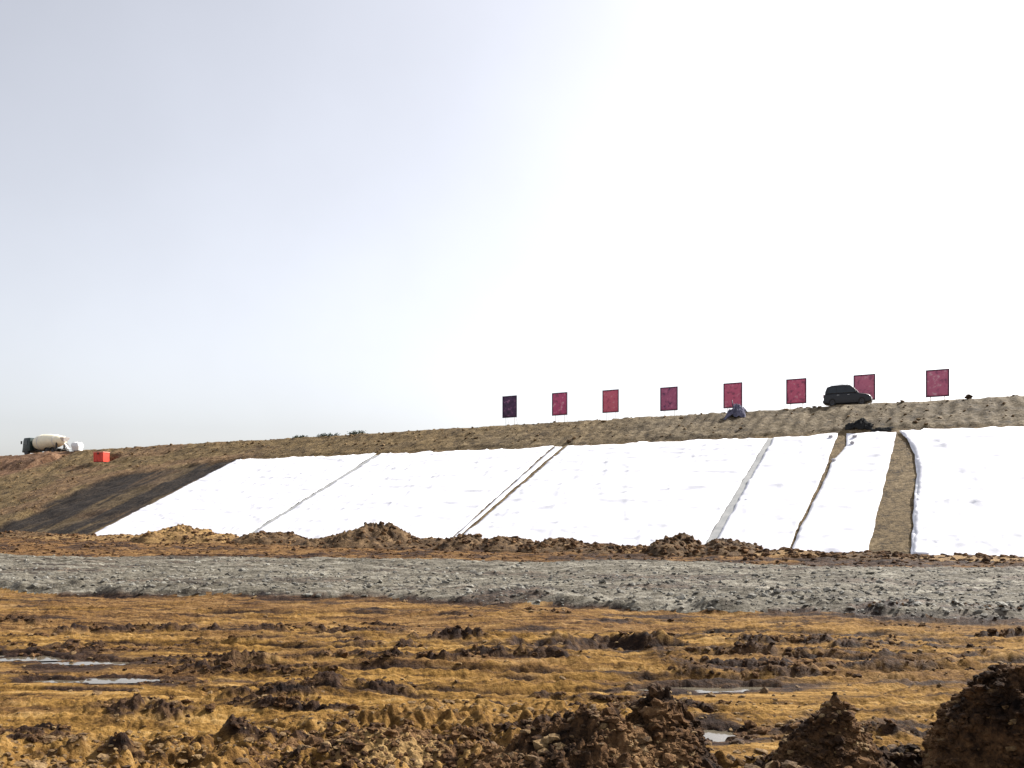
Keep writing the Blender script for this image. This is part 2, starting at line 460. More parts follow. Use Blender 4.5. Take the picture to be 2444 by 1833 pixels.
def ground_fields(x, y):
    x = np.asarray(x, float); y = np.asarray(y, float)
    r = np.hypot(x, y)
    s, d = SD(x, y)
    e = edge_dist(x, y) + 0.9 * fbm(x * .25, y * .25, 41, 4)
    far_w = fbm(x * .12, y * .12, 43, 3)
    farl = y - (44.0 - .245 * x) + 2.2 * far_w
    grav = sst(-0.25, 0.25, e) * sst(.7, -.7, farl)
    z = 0.07 * fbm(x * .22, y * .6, 1, 3) + 0.05 * fbm(x * .9, y * 1.9, 2, 4, .6)
    z = z + (1 - grav) * sst(60, 12, r) * 0.06 * np.abs(fbm(x * 2.6, y * 5.2, 6, 4, .65))
    # wheel ruts running across the view
    rut = np.zeros_like(x)
    wet_shade = np.zeros_like(x)
    for k, (y0, sl_, a, x0, x1) in enumerate([(15.2, -.10, .07, 2, 12), (15.9, -.10, .07, 2, 14), (14.2, -.07, .08, 1.5, 9), (13.1, -.03, .08, -1, 6.5),
                                              (17.3, -.05, .06, -9, 3), (16.0, -.05, .07, -8, 1), (14.0, -.06, .07, -5, 1.0), (20.5, -.06, .06, -14, 9),
                                              (18.2, -.12, .06, 3, 14), (19.2, -.12, .06, 3, 14), (12.0, -.04, .06, -8, -1), (12.6, -.02, .06, -2, 4), (11.4, .02, .05, 2.4, 6.5), (15.0, -.03, .06, -4, 2), (21.8, -.07, .05, -14, 0)]):
        yy = y - (y0 + sl_ * x + .25 * fbm(x * .25, np.full_like(x, k), 61, 2))
        on = sst(x0 - 1, x0 + 1, x) * sst(x1 + 1, x1 - 1, x)
        rut = rut + on * a * (-np.exp(-(yy / .13) ** 2) + .8 * np.exp(-((yy - .28) / .12) ** 2) + .5 * np.exp(-((yy + .28) / .12) ** 2))
        wet_shade = np.maximum(wet_shade, .9 * on * np.exp(-((yy - .06) / .16) ** 2) * sst(-.35, .3, fbm(x * .8, y * .8, 63 + k, 3)))
    cleat = 1 + .45 * np.sin(x * 17 + 5 * fbm(x * .9, y * .9, 65, 2)) + .5 * fbm(x * 4, y * 4, 67, 3)
    z = z + rut * (1.0 * (.55 + .45 * cleat)) 
    shp = x.shape
    x = x.ravel(); y = y.ravel(); z = z.ravel().copy(); wet_shade = wet_shade.ravel()
    for i, (x0, y0, x1, y1, hw, h) in enumerate(RIDGES):
        L = math.hypot(x1 - x0, y1 - y0); ux, uy = (x1 - x0) / L, (y1 - y0) / L
        pad = hw * 3.5 + .4
        ii = np.nonzero((x > x0 - pad) & (x < x1 + pad) & (y > min(y0, y1) - pad) & (y < max(y0, y1) + pad))[0]
        if not len(ii): continue
        xi, yi = x[ii], y[ii]
        a = (xi - x0) * ux + (yi - y0) * uy
        b = -(xi - x0) * uy + (yi - y0) * ux + min(.22, hw * 1.2) * fbm(a * .9, np.full_like(a, i * 3.), 71, 3)
        on = sst(-.4, .5, a) * sst(L + .4, L - .5, a)
        prof = np.exp(-(b / hw) ** 2) * on
        lump = .15 + 1.1 * np.clip(.45 + .9 * fbm(xi * 3.4, yi * 4.2, 73 + i, 5, .68), 0, 1.4)
        z[ii] += h * prof * lump
        wet_shade[ii] = np.maximum(wet_shade[ii], np.exp(-((b + .25 * hw) / (hw * 1.5)) ** 2) * on * np.clip(.3 + lump * .8, 0, 1))  # shade painted along each ridge, shifted to its near side
    x = x.reshape(shp); y = y.reshape(shp); z = z.reshape(shp); wet_shade = wet_shade.reshape(shp)
    # the pit
    q = np.hypot((x - PIT[0]) / PIT[2], (y - PIT[1]) / PIT[3]) + .55 * fbm(x * 1.1, y * 1.6, 81, 4, .6)
    z = z - .20 * sst(1.0, .4, q) + .24 * np.exp(-((q - 1.05) / .25) ** 2) * sst(PIT[1] - .1, PIT[1] + .35, y) * (.6 + .6 * fbm(x * 2, y * 2, 83, 3))
    wet_shade = np.maximum(wet_shade, sst(1.25, .8, q))  # shade inside the hollow, painted into the soil colour
    # coarse churned spoil close to the camera
    near = sst(11.8, 8.8, r + 1.2 * fbm(x * .35, y * .35, 91, 3) + .9 * sst(0, 3, x) - .6)
    z = z + near * (.16 + .12 * fbm(x * .8, y * .8, 92, 3) + .15 * fbm(x * 2.6, y * 2.6, 93, 4, .6) + .05 * np.abs(fbm(x * 7, y * 7, 94, 3, .6)))
    # gravel track: a raised bench with a lip
    ze = .20 * sst(-.25, .5, e) + .07 * np.exp(-((e - .8) / .7) ** 2) * (1 + fbm(x * .7, y * .7, 45, 3))
    zg = -.06 * np.exp(-((farl + 6.5 + .6 * fbm(x * .1, y * .1, 57, 2)) / .45) ** 2) - .06 * np.exp(-((farl + 8.6 + .6 * fbm(x * .1, y * .1, 57, 2)) / .45) ** 2) + .05 * fbm(x * 1.1, y * 2.2, 46, 4, .6) + .04 * fbm(x * 4, y * 6, 47, 3)
    z = z + ze * sst(2, -4, farl) + grav * zg
    z = z + sst(0, 3, farl) * (.16 * fbm(x * .5, y * .5, 48, 5, .65)) + (.05 + .14 * fbm(s * .35, d * .35, 49, 4, .6)) * np.exp(-((d - 53.6) / 2.6) ** 2) * (.35 + .65 * sst(12, 28, s))
    for px, py, pa, pb in PUDDLES:
        q = np.hypot((x - px) / (pa * 1.5), (y - py + .1) / (pb * 2.2)) + .5 * fbm(x * 1.6, y * 3.0, 95, 4, .6)
        m = sst(1.1, .55, q)
        z = z * (1 - m) + m * (-.09)
        low = sst(2.4, 1.2, np.hypot((x - px) / (pa * 1.5), (y - py + .5) / (pb * 3.2)))
        z = z - low * np.clip(z - .02, 0, None) * .85
        wet_shade = np.maximum(wet_shade, sst(1.7, 1.0, q) * .95)
    patches = sst(.28, .75, fbm(x * .28, y * .75, 99, 4, .6))
    wet_shade = np.maximum(wet_shade, .8 * patches * sst(40, 20, y))
    wet_shade = np.maximum(wet_shade, .95 * np.exp(-((e + .1) / .38) ** 2) * sst(-.5, .2, fbm(x * .4, y * .4, 44, 4, .6)))  # shaded front lip of the track painted as a dark band
    wet_shade = np.maximum(wet_shade, .6 * sst(.15, .6, fbm(x * .15, y * .6, 50, 4, .6)) * grav)
    wet_shade = np.maximum(wet_shade, .8 * sst(-.3, 1.5, farl) * sst(-.35, .35, fbm(x * .3, y * .3, 52, 5, .65)))
    gold = .15 + .8 * sst(-.35, .4, fbm(x * .16, y * .30, 98, 3) + .5 * fbm(x * .5, y * 2.2, 97, 4, .6)) 
    gold = np.clip(gold * sst(27, 18, y + .28 * x) + .9 * np.exp(-((x - 4.2) / 2.6) ** 2 - ((y - 10.8) / 1.7) ** 2) - .3 * near, 0, 1)
    return z, grav, sst(.2, .85, wet_shade), gold

# ------------------------------------------------------------------ heaps of dug soil
# (kind, label, x, y, rx, ry, rotation, height, seed, sharpness)
def toe(s, d=54.6):
    x, y = W(s, d); return float(x), float(y)
def px_s(px, d=54.6):
    a = math.atan((px - 1106) / 1797); return d * math.tan(AZ - a)
HEAPS = []
def toe_heap(px, rx, ry, h, seed, label, mat='spoil', p=1.15, d=52.6):
    x, y = toe(px_s(px, d), d)
    HEAPS.append(dict(x=x, y=y, rx=rx, ry=ry, rot=CREST_RZ, h=h, seed=seed, label=label, mat=mat, p=p, res=(48, 120), rough=.26, f=.6,
                      group='spoil heaps along the foot of the slope', name='spoil_heap'))
toe_heap(40, 5.59, 4.56, 0.75, 98, 'low dark spoil bank at the far left below the bare slope', 'spoil', .9)
toe_heap(150, 4.73, 4.21, 0.39, 99, 'low gold flecked spoil bank left of the lowest sheet corner', 'spoil_gold', .9)
toe_heap(265, 4.47, 4.56, 0.47, 101, 'low golden spoil bank left of the first dark heap at the sheet foot', 'spoil_gold')
toe_heap(395, 3.96, 5.26, 1.49, 102, 'rounded brown and gold spoil heap in front of the leftmost white sheet', 'spoil_gold', .9)
toe_heap(470, 2.75, 4.21, 0.88, 103, 'small golden spoil heap just right of the rounded brown one', 'spoil_gold', 1.0)
toe_heap(595, 3.78, 4.56, 1.02, 104, 'low dark spoil heap at the foot of the first grey seam', 'spoil', .9)
toe_heap(735, 3.61, 4.91, 1.05, 105, 'left shoulder heap of the tallest dark spoil bank', 'spoil', 1.0)
toe_heap(822, 3.96, 5.97, 1.85, 106, 'tallest dark spoil heap in front of the second white sheet', 'spoil', .85)
toe_heap(925, 3.27, 4.21, 0.62, 107, 'low olive brown spoil heap between tallest heap and dark double seam', 'spoil')
toe_heap(1012, 2.06, 3.51, 0.98, 108, 'small pointed spoil heap right under the dark double seam', 'spoil')
toe_heap(1100, 2.58, 3.86, 0.86, 109, 'knobbly dark spoil heap left of centre under third sheet', 'spoil')
toe_heap(1205, 2.41, 3.51, 0.77, 110, 'narrow knobbly spoil heap in the middle under third sheet', 'spoil')
toe_heap(1300, 2.92, 3.51, 0.50, 111, 'low flat brown spoil heap under the right part of third sheet', 'spoil')
toe_heap(1385, 1.89, 3.33, 0.40, 112, 'lowest smooth olive spoil bump before the purple grey heap', 'spoil_gold')
toe_heap(1468, 2.15, 4.21, 1.18, 113, 'purplish grey pointed spoil heap left of the wide grey seam', 'spoil', 1.0)
toe_heap(1568, 2.32, 4.21, 1.04, 114, 'round brown spoil heap at the foot of the wide grey seam', 'spoil', .85)
toe_heap(1705, 3.10, 3.16, 0.35, 115, 'flat reddish spoil bank below the narrow fourth sheet', 'spoil_gold')
toe_heap(1880, 3.44, 3.16, 0.25, 116, 'very low brown spoil bank below the bare tan gap', 'spoil')
toe_heap(2110, 4.13, 3.16, 0.29, 117, 'very low olive spoil bank below the rightmost sheet', 'spoil_gold')
def near_heap(x, y, rx, ry, rot, h, seed, label, p, f=1.6, rough=.2, mat='mound', res=(120, 320)):
    HEAPS.append(dict(x=x, y=y, rx=rx, ry=ry, rot=R(rot), h=h, seed=seed, label=label, mat=mat, p=p, res=res, rough=rough, f=f,
                      group='fresh soil mounds in the foreground', name='soil_mound'))
near_heap(4.32, 7.25, .60, .75, 15, 1.20, 201, 'tall dark rounded soil mound at the right edge of the foreground', .55)
near_heap(4.6, 7.1, 1.2, 1.2, 0, .72, 202, 'broad dark shoulder mound around the tall one at right edge', .8)
near_heap(2.86, 7.4, .70, .75, 0, .93, 203, 'small cone shaped dark soil mound at bottom right', 1.2, rough=.13)
near_heap(1.33, 7.55, .6, .8, 0, 1.0, 204, 'steep clumpy brown soil peak at bottom centre right', .65)
near_heap(.62, 7.35, 1.35, 1.1, 10, .86, 205, 'broad brown soil mound left of the steep peak, bottom centre', .85)
near_heap(-1.35, 8.4, 1.3, .9, 0, .42, 206, 'low crumbly reddish soil mound left of bottom centre', 1.0, mat='spoil_gold')
near_heap(2.3, 6.7, 1.1, .7, 0, .45, 207, 'low crumbly dark mound between cone and centre mound', .9)

def heap_h(hp, x, y):
    c, s_ = math.cos(hp['rot']), math.sin(hp['rot'])
    u = (x - hp['x']) * c + (y - hp['y']) * s_
    v = -(x - hp['x']) * s_ + (y - hp['y']) * c
    q = np.hypot(u / hp['rx'], v / hp['ry'])
    q2 = q * (1 + .22 * fbm(x * hp['f'] * .6, y * hp['f'] * .6, hp['seed'], 3))
    base = np.clip(1 - q2, 0, 1) ** hp['p']
    if hp['name'] == 'spoil_heap': base = .35 * base + .65 * np.clip(1 - q2 * q2, 0, 1) ** 1.6
    base = base - .10 * base * base                      # blunt top
    n = fbm(x * hp['f'] * 1.3, y * hp['f'] * 1.3, hp['seed'] + 3, 5, .62)
    n2 = np.abs(fbm(x * hp['f'] * 3.4, y * hp['f'] * 3.4, hp['seed'] + 5, 4, .6))
    env = sst(1.0, .7, q)
    z = hp['h'] * base + env * hp['h'] * hp['rough'] * (n * .8 + n2 * .7 - .15)
    return np.where(q < 1, z, 0) - .12 * sst(.8, 1.0, q), q

for hp in HEAPS:
    z0, _, _, _ = ground_fields(np.array([hp['x']]), np.array([hp['y']]))
    hp['z0'] = float(z0[0]) * .5
def surface(x, y):
    z = ground_fields(x, y)[0]
    for hp in HEAPS:
        hz, q = heap_h(hp, x, y)
        z = np.where(q < 1, np.maximum(z, hp['z0'] + hz), z)
    return z

# ------------------------------------------------------------------ ground sheet, split into mud and gravel track
th_d = np.arctan(np.linspace(-.74, .74, 860))
th_c = np.linspace(th_d[-1], 2 * math.pi + th_d[0], 40)[1:-1]
th = np.concatenate([th_d, th_c])
r_list = [0.4, 1.2, 2.2, 3.2, 4.2, 5.0, 5.6]
r = 6.0
while r < 62:
    r_list.append(r); r += min(0.70 * r * r / 2188.0, 0.16)
while r < 118:
    r_list.append(r); r += .36
while r < 9000:
    r_list.append(r); r *= 1.22
rr = np.array(r_list)
TH, RR = np.meshgrid(th, rr)
GX, GY = RR * np.sin(TH), RR * np.cos(TH)
gz, gg, gw, ggold = ground_fields(GX, GY)
fade = sst(150, 116, RR)
gz = gz * fade * np.where(np.cos(TH) > .3, 1, sst(40, 20, RR))
V = np.stack([GX, GY, gz], -1).reshape(-1, 3)
F = grid_faces(*GX.shape, wrap=True)[:, ::-1]
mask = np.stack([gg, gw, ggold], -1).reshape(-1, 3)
isg = (gg.reshape(-1)[F].mean(1) > .5) & (RR.reshape(-1)[F].max(1) < 115) & (np.cos(TH).reshape(-1)[F].min(1) > .3)
def sub(name, faces, mat):
    idx, inv = np.unique(faces, return_inverse=True)
    me = np_mesh(name, V[idx], inv.reshape(faces.shape))
    set_col(me, 'mask', mask[idx])
    return tag(obj(name, me, mat), kind='structure')
sub('ground', F[~isg], M['mud'])
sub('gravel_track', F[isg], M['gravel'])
c0 = np.array([(0.4 * math.sin(t), 0.4 * math.cos(t), 0) for t in th])

for i, (px, py, pa, pb) in enumerate(PUDDLES):
    a = np.linspace(0, 2 * math.pi, 40, endpoint=False)
    k = 1.35 + .35 * fbm(np.cos(a) * 1.5 + i * 9, np.sin(a) * 1.5, 5, 3)
    vv = np.stack([px + pa * k * np.cos(a), py + pb * k * np.sin(a), np.full(40, -.036)], -1)
    vv = np.vstack([[(px, py, -.036)], vv])
    ff = np.array([(0, 1 + j, 1 + (j + 1) % 40) for j in range(40)])
    tag(obj('puddle', np_mesh('puddle', vv, ff), M['water']), kind='structure')

# ------------------------------------------------------------------ heap meshes
for hp in HEAPS:
    nr, na = hp['res']
    a = np.linspace(0, 2 * math.pi, na, endpoint=False); q = np.linspace(0.004, 1.0, nr) ** .9
    A, Q = np.meshgrid(a, q)
    c, s_ = math.cos(hp['rot']), math.sin(hp['rot'])
    u, v = Q * np.cos(A) * hp['rx'], Q * np.sin(A) * hp['ry']
    x = hp['x'] + u * c - v * s_; y = hp['y'] + u * s_ + v * c
    z, _ = heap_h(hp, x, y)
    z = z + hp['z0']
    z[-1] = np.minimum(z[-1], -.15)
    base = np.array([hp['x'], hp['y'], hp['z0']])
    me = np_mesh(hp['name'], np.stack([x, y, z], -1).reshape(-1, 3) - base, grid_faces(nr, na, True))
    o = obj(hp['name'], me, M[hp['mat']], loc=base)
    tag(o, hp['label'], 'soil heap' if hp['name'] == 'spoil_heap' else 'soil mound', hp['group'])

# ------------------------------------------------------------------ loose clods and stones (uncountable)
def ico(sub_):
    bm = bmesh.new(); bmesh.ops.create_icosphere(bm, subdivisions=sub_, radius=1)
    bm.verts.ensure_lookup_table()
    v = np.array([p.co[:] for p in bm.verts]); f = np.array([[p.index for p in q.verts] for q in bm.faces]); bm.free()
    return v, f
ICO1, ICO2 = ico(1), ico(2)
def scatter(name, xs, ys, zs, size, mat, label, cat, base=ICO1, sink=.25, flat=.7, smooth=False):
    bv, bf = base; n = len(xs)
    ang = rng.uniform(0, 2 * math.pi, n); ca, sa = np.cos(ang), np.sin(ang)
    sc = np.stack([rng.uniform(.7, 1.4, n), rng.uniform(.7, 1.2, n), rng.uniform(.5, 1.0, n) * flat], -1) * size[:, None]
    jit = 1 + rng.uniform(-.34, .30, (n, len(bv), 1))
    v = bv[None] * jit * sc[:, None, :]
    tl = rng.uniform(-.5, .5, n); ct, st = np.cos(tl), np.sin(tl)
    vy = v[..., 1] * ct[:, None] - v[..., 2] * st[:, None]; vz = v[..., 1] * st[:, None] + v[..., 2] * ct[:, None]
    x = v[..., 0] * ca[:, None] - vy * sa[:, None] + xs[:, None]
    y = v[..., 0] * sa[:, None] + vy * ca[:, None] + ys[:, None]
    z = vz + (zs + size * flat * (.5 - sink))[:, None]
    f = (bf[None] + (np.arange(n) * len(bv))[:, None, None]).reshape(-1, 3)
    o = obj(name, np_mesh(name, np.stack([x, y, z], -1).reshape(-1, 3), f, smooth), mat)
    return tag(o, label, cat, kind='stuff')

def sample(n, rmin, rmax, tmax=.72):
    u = rng.uniform(0, 1, n); r_ = 1 / (1 / rmin + u * (1 / rmax - 1 / rmin))      # even in the picture
    t = np.arctan(rng.uniform(-tmax, tmax, n))
    return r_ * np.sin(t), r_ * np.cos(t)
x, y = sample(24000, 6.0, 34)
g = ground_fields(x, y)[1]
den = .35 + .65 * sst(-.1, .5, fbm(x * .5, y * .9, 301, 3))
near = sst(12.5, 9, np.hypot(x, y))
keep = (g < .3) & (rng.uniform(0, 1, len(x)) < np.clip(den * (.22 + .8 * near), 0, 1))
x, y = x[keep], y[keep]
sz = rng.lognormal(-4.0, .55, len(x)) * (1 + .012 * np.hypot(x, y) ** 1.1)
scatter('loose_clods', x, y, surface(x, y), np.clip(sz, .008, .11), M['clod'], 'loose crumbs of brown earth strewn over the muddy foreground', 'earth crumbs', sink=.35)
# bigger clods on the mounds and ridges
bx, by, bs = [], [], []
for hp in HEAPS:
    nearh = hp['name'] == 'soil_mound'
    n = 1100 if nearh else 100
    a = rng.uniform(0, 2 * math.pi, n); q = np.sqrt(rng.uniform(0, 1.0, n))
    u, v = q * np.cos(a) * hp['rx'], q * np.sin(a) * hp['ry']
    c, s_ = math.cos(hp['rot']), math.sin(hp['rot'])
    bx.append(hp['x'] + u * c - v * s_); by.append(hp['y'] + u * s_ + v * c)
    bs.append(np.clip(rng.lognormal(-3.75 if nearh else -2.1, .5, n), .012, .09 if nearh else .28))
for (x0, y0, x1, y1, hw, h) in RIDGES:
    n = int(18 * math.hypot(x1 - x0, y1 - y0))
    k = rng.uniform(0, 1, n)
    bx.append(x0 + (x1 - x0) * k + rng.normal(0, .15, n)); by.append(y0 + (y1 - y0) * k + rng.normal(0, hw * .7, n))
    bs.append(np.clip(rng.lognormal(-3.6, .55, n), .012, .09))
bx, by, bs = map(np.concatenate, (bx, by, bs))
scatter('heap_clods', bx, by, surface(bx, by), bs, M['mound'], 'dark clods of dug earth lying on the heaps and ridges', 'earth clods', ICO2, .5, .85)
# stones of the gravel track
x, y = sample(22000, 15, 56, .72)
gf = ground_fields(x, y)
keep = (gf[1] > .5)
x, y, z = x[keep][:9000], y[keep][:9000], gf[0][keep][:9000]
sz = np.clip(rng.lognormal(-3.3, .55, len(x)), .02, .14)
scatter('track_stones', x, y, z, sz, M['stone'], 'grey broken stones strewn over the gravel track', 'stones')
# clods on the upper slope and on the rough left end
n = 5200
s_ = rng.uniform(-6, 160, n); d_ = rng.uniform(57.6, 88.6, n)
keep = (bed_mask(s_, d_) < .3) & (rng.uniform(0, 1, n) < .35 + .65 * sst(-.2, .5, fbm(s_ * .3, d_ * .3, 311, 3)))
s_, d_ = s_[keep], d_[keep]
x, y = W(s_, d_)
scatter('slope_clods', x, y, emb_h(s_, d_), np.clip(rng.lognormal(-2.3, .5, len(x)), .05, .26), M['clod'], 'small clods of earth strewn over the upper slope', 'earth clods')

# clods on the trampled strip between the heaps and the gravel
n = 9000
s_ = rng.uniform(-6, 118, n); d_ = rng.uniform(30, 55, n)
x, y = W(s_, d_)
far_ = y - (44.0 - .245 * x) + 2.2 * fbm(x * .12, y * .12, 43, 3)
keep = far_ > 0
x, y = x[keep], y[keep]
scatter('strip_clods', x, y, surface(x, y), np.clip(rng.lognormal(-2.7, .5, len(x)), .03, .2), M['mound'], 'brown clods strewn on the strip between spoil heaps and gravel', 'earth clods', ICO1, .4, .8)

# ------------------------------------------------------------------ white geotextile sheets
def interp(tab, d):
    t = np.array(tab); return np.interp(d, t[:, 0], t[:, 1])
def sheet(name, left, right, d0, d1, mat, label, cat, group, seed, lift=.07, wr=1.0, step=.22, thick=.025):
    """left, right: tables of (d, s); the sheet runs between them"""
    nd = int((d1 - d0) / step) + 1
    L0 = abs(np.mean([p[1] for p in left]) - np.mean([p[1] for p in right]))
    ns = max(4, int(L0 / step) + 1)
    d = np.linspace(d0, d1, nd); k = np.linspace(0, 1, ns)
    sl_, sr_ = interp(left, d), interp(right, d)
    sl_ = sl_ + .05 * fbm(d * .8, d * 0 + seed, 7, 3); sr_ = sr_ + .05 * fbm(d * .8, d * 0 + seed + 5, 9, 3)
    s = sr_[:, None] + (sl_ - sr_)[:, None] * k[None]
    dd = np.repeat(d[:, None], ns, 1)
    edge = sst(.75, 1.0, (d - d0) / (d1 - d0))[:, None]
    dd = dd + .28 * fbm(s * .5, s * 0 + seed, 13, 3) * edge
    z = emb_h(s, dd) + lift
    wri = .09 * (1 - np.abs(fbm((s + .5 * dd) * .10 + seed, dd * .55 - .05 * s, 400 + seed, 4, .6))) ** 6 + .012 * fbm(s * .5, dd * 1.2, 420 + seed, 3) + .10 * (1 - np.abs(fbm((s - .25 * dd) * .45, dd * .06, 440 + seed, 3, .5))) ** 9
    z = z + wr * wri
    x, y = W(s, dd)
    base = np.array([float(x.mean()), float(y[0].mean()), float(z[0].mean())])
    me = np_mesh(name, np.stack([x, y, z], -1).reshape(-1, 3) - base, grid_faces(nd, ns))
    o = obj(name, me, mat, loc=base)
    m = o.modifiers.new('thickness', 'SOLIDIFY'); m.thickness = thick; m.offset = 0
    return tag(o, label, cat, group)
GS = 'white geotextile sheets on the slope'
DT, DB = SHEET_TOP, 56.9
sheet('geotextile_sheet', [(DB, 85.6), (DT, 86.9)], [(DB, 62.25), (DT, 63.1)], DB + .3, DT, M['geotextile'], 'leftmost wide white sheet beside the dark bare strip of slope', 'ground sheet', GS, 1)
sheet('geotextile_sheet', [(DB, 61.55), (DT, 62.5)], [(DB, 38.45), (DT, 39.4)], DB + .3, DT, M['geotextile'], 'second wide white sheet from the left, behind the tallest spoil heap', 'ground sheet', GS, 2)
sheet('geotextile_sheet', [(DB, 37.6), (DT, 37.7)], [(DB, 16.85), (DT, 16.95)], DB + .3, DT, M['geotextile'], 'broad white sheet between the dark double seam and wide grey seam', 'ground sheet', GS, 3)
sheet('geotextile_sheet', [(DB, 16.2), (DT, 16.45)], [(DB, 10.95), (62, 10.95), (68, 10.75), (73, 10.75), (DT, 10.9)], DB + .3, DT, M['geotextile'], 'narrow white sheet just right of the wide grey seam', 'ground sheet', GS, 4)
sheet('geotextile_sheet', [(DB, 10.85), (62, 10.75), (68, 10.5), (73, 10.4), (76.5, 9.75), (77.8, 9.9), (DT, 10.15)], [(DB, 6.05), (DT, 6.05)], DB + .3, DT, M['geotextile'], 'narrow white sheet left of the bare tan gap', 'ground sheet', GS, 5)
s6 = sheet('geotextile_sheet', [(DB, 3.55), (63, 3.75), (70, 3.95), (74, 4.35), (77, 5.0), (DT, 5.85)], [(DB, -14.0), (DT, -14.0)], DB + .3, DT, M['geotextile'], 'rightmost white sheet with a folded edge, cut by picture edge', 'ground sheet', GS, 6)
# folded-over edge of the rightmost sheet
fl = sheet('folded_edge', [(DB, 3.4), (63, 3.6), (70, 3.8), (74, 4.2), (77, 4.85), (DT, 5.65)], [(DB, 2.6), (63, 2.5), (72, 2.6), (76, 3.2), (DT, 5.0)], DB + .4, DT - .2, M['geotextile'], None, None, None, 9, lift=.13, wr=1.0)
fl.parent = s6; fl.location = fl.location - s6.location
# linings showing in the seams
sheet('seam_strip', [(DB, 62.5), (DT, 63.3)], [(DB, 61.4), (DT, 62.3)], DB + .3, DT - .3, M['grey_lining'], 'thin grey strip between the two leftmost white sheets', 'seam strip', 'grey seam strips', 11, lift=.035, wr=0)
sheet('seam_strip', [(DB, 17.0), (DT, 17.1)], [(DB, 16.0), (DT, 16.2)], DB + .3, DT - .1, M['grey_lining'], 'wide pale grey strip right of the broad white sheet', 'seam strip', 'grey seam strips', 12, lift=.035, wr=0)
sheet('edge_strip', [(DB, 38.36), (DT, 39.2)], [(DB, 38.0), (DT, 38.25)], DB + .3, DT - .1, M['geotextile'], 'slim white strip inside the dark double seam', 'ground sheet', GS, 13, lift=.06, wr=.3)

# ------------------------------------------------------------------ sign boards on the crest
def sign_mat(name, base, dark, light, seed):
    m, n, l, b = new_mat(name)
    t = n.new('ShaderNodeTexCoord')
    mp = n.new('ShaderNodeMapping'); mp.inputs['Location'].default_value = (seed * 7.3, seed * 3.1, seed * 1.7)
    l.new(t.outputs['Object'], mp.inputs[0])
    a = noise(n, l, mp.outputs[0], 2.2, 4, 0.6)
    r = ramp(n, [(0.34, dark), (0.47, base), (0.58, base), (0.70, light)]); l.new(a.outputs[0], r.inputs[0])
    l.new(r.outputs[0], b.inputs['Base Color']); b.inputs['Roughness'].default_value = 0.6
    return m
PINK = (.60, .12, .22); DKP = (.26, .06, .12); LTP = (.70, .36, .44)
SIGNS = [  # picture x, bottom y, top y, base, dark, light, label
    (1101, 903, 856, (.07, .025, .085), (.015, .008, .03), (.42, .18, .34), 'leftmost sign board, nearly black with a pink blotch'),
    (1209, 898, 849, (.52, .08, .20), DKP, LTP, 'second sign board from the left, dark magenta with banded top'),
    (1319, 892, 843, (.62, .13, .20), (.42, .07, .14), (.7, .34, .38), 'third sign board from the left, the reddest one'),
    (1445, 888, 837, (.42, .11, .22), (.12, .04, .11), (.6, .2, .34), 'fourth sign board from the left, purple with dark corners'),
    (1583, 882, 828, PINK, DKP, LTP, 'pink sign board right behind the grey purple tarpaulin bundle'),
    (1720, 873, 819, (.62, .12, .22), DKP, (.72, .4, .46), 'pink sign board just left of the black car'),
    (1867, 866, 810, (.60, .17, .27), (.34, .1, .17), (.7, .36, .44), 'pink sign board half hidden behind the black car'),
    (2025, 858, 799, (.56, .15, .26), (.28, .08, .16), (.7, .4, .48), 'rightmost and largest looking pink sign board'),
]
SIGN_D = 92.3
for i, (px, yb, yt, cb, cd, cl, lab) in enumerate(SIGNS):
    a = math.atan((px - 1106) / 1797)
    s = SIGN_D * math.tan(AZ - a)
    x, y = W(s, SIGN_D); x, y = float(x), float(y)
    zb = EYE + (1109 - yb) / 1797 * y; zt = EYE + (1109 - yt) / 1797 * y
    g0 = float(emb_h(np.array([s]), np.array([SIGN_D]))[0])
    root = empty('sign_board', (x, y, g0), CREST_RZ + math.pi)       # local x along the crest to the right, -y towards the camera
    tag(root, lab, 'sign', 'slogan boards along the crest')
    hw = 1.04; b0 = zb - g0; b1 = zt - g0
    m = MB()
    # slightly bellied panel
    nx, nz = 10, 12
    vs = [(-hw + .05 + (2 * hw - .1) * j / nx, -.02 - .03 * math.sin(math.pi * j / nx) * math.sin(math.pi * k / nz), b0 + .05 + (b1 - b0 - .1) * k / nz) for k in range(nz + 1) for j in range(nx + 1)]
    fs = [(k * (nx + 1) + j, k * (nx + 1) + j + 1, (k + 1) * (nx + 1) + j + 1, (k + 1) * (nx + 1) + j) for k in range(nz) for j in range(nx)]
    m.add(vs, fs)
    p = m.build('panel', sign_mat('sign_print_%d' % i, cb, cd, cl, i + 1), root, True)
    sm = p.modifiers.new('thickness', 'SOLIDIFY'); sm.thickness = .03
    f = MB(); t = .085
    f.box(-hw, hw, -.07, .06, b1 - t, b1); f.box(-hw, hw, -.07, .06, b0, b0 + t)
    f.box(-hw, -hw + t, -.068, .058, b0 + t, b1 - t); f.box(hw - t, hw, -.068, .058, b0 + t, b1 - t)
    f.box(-hw + t, hw - t, .02, .055, (b0 + b1) / 2 - .04, (b0 + b1) / 2 + .04)
    f.build('frame', M['frame'], root, bevel=.012)
    for sx in (-.62, .62):
        q = MB(); q.tube([(sx, .12, -.25), (sx, .12, b1 - .1)], .028, 8); q.build('post', M['post'], root, True)
        q = MB(); q.tube([(sx, .14, b0 + .9), (sx, 1.3, -.1)], .018, 6); q.build('brace', M['post'], root, True)

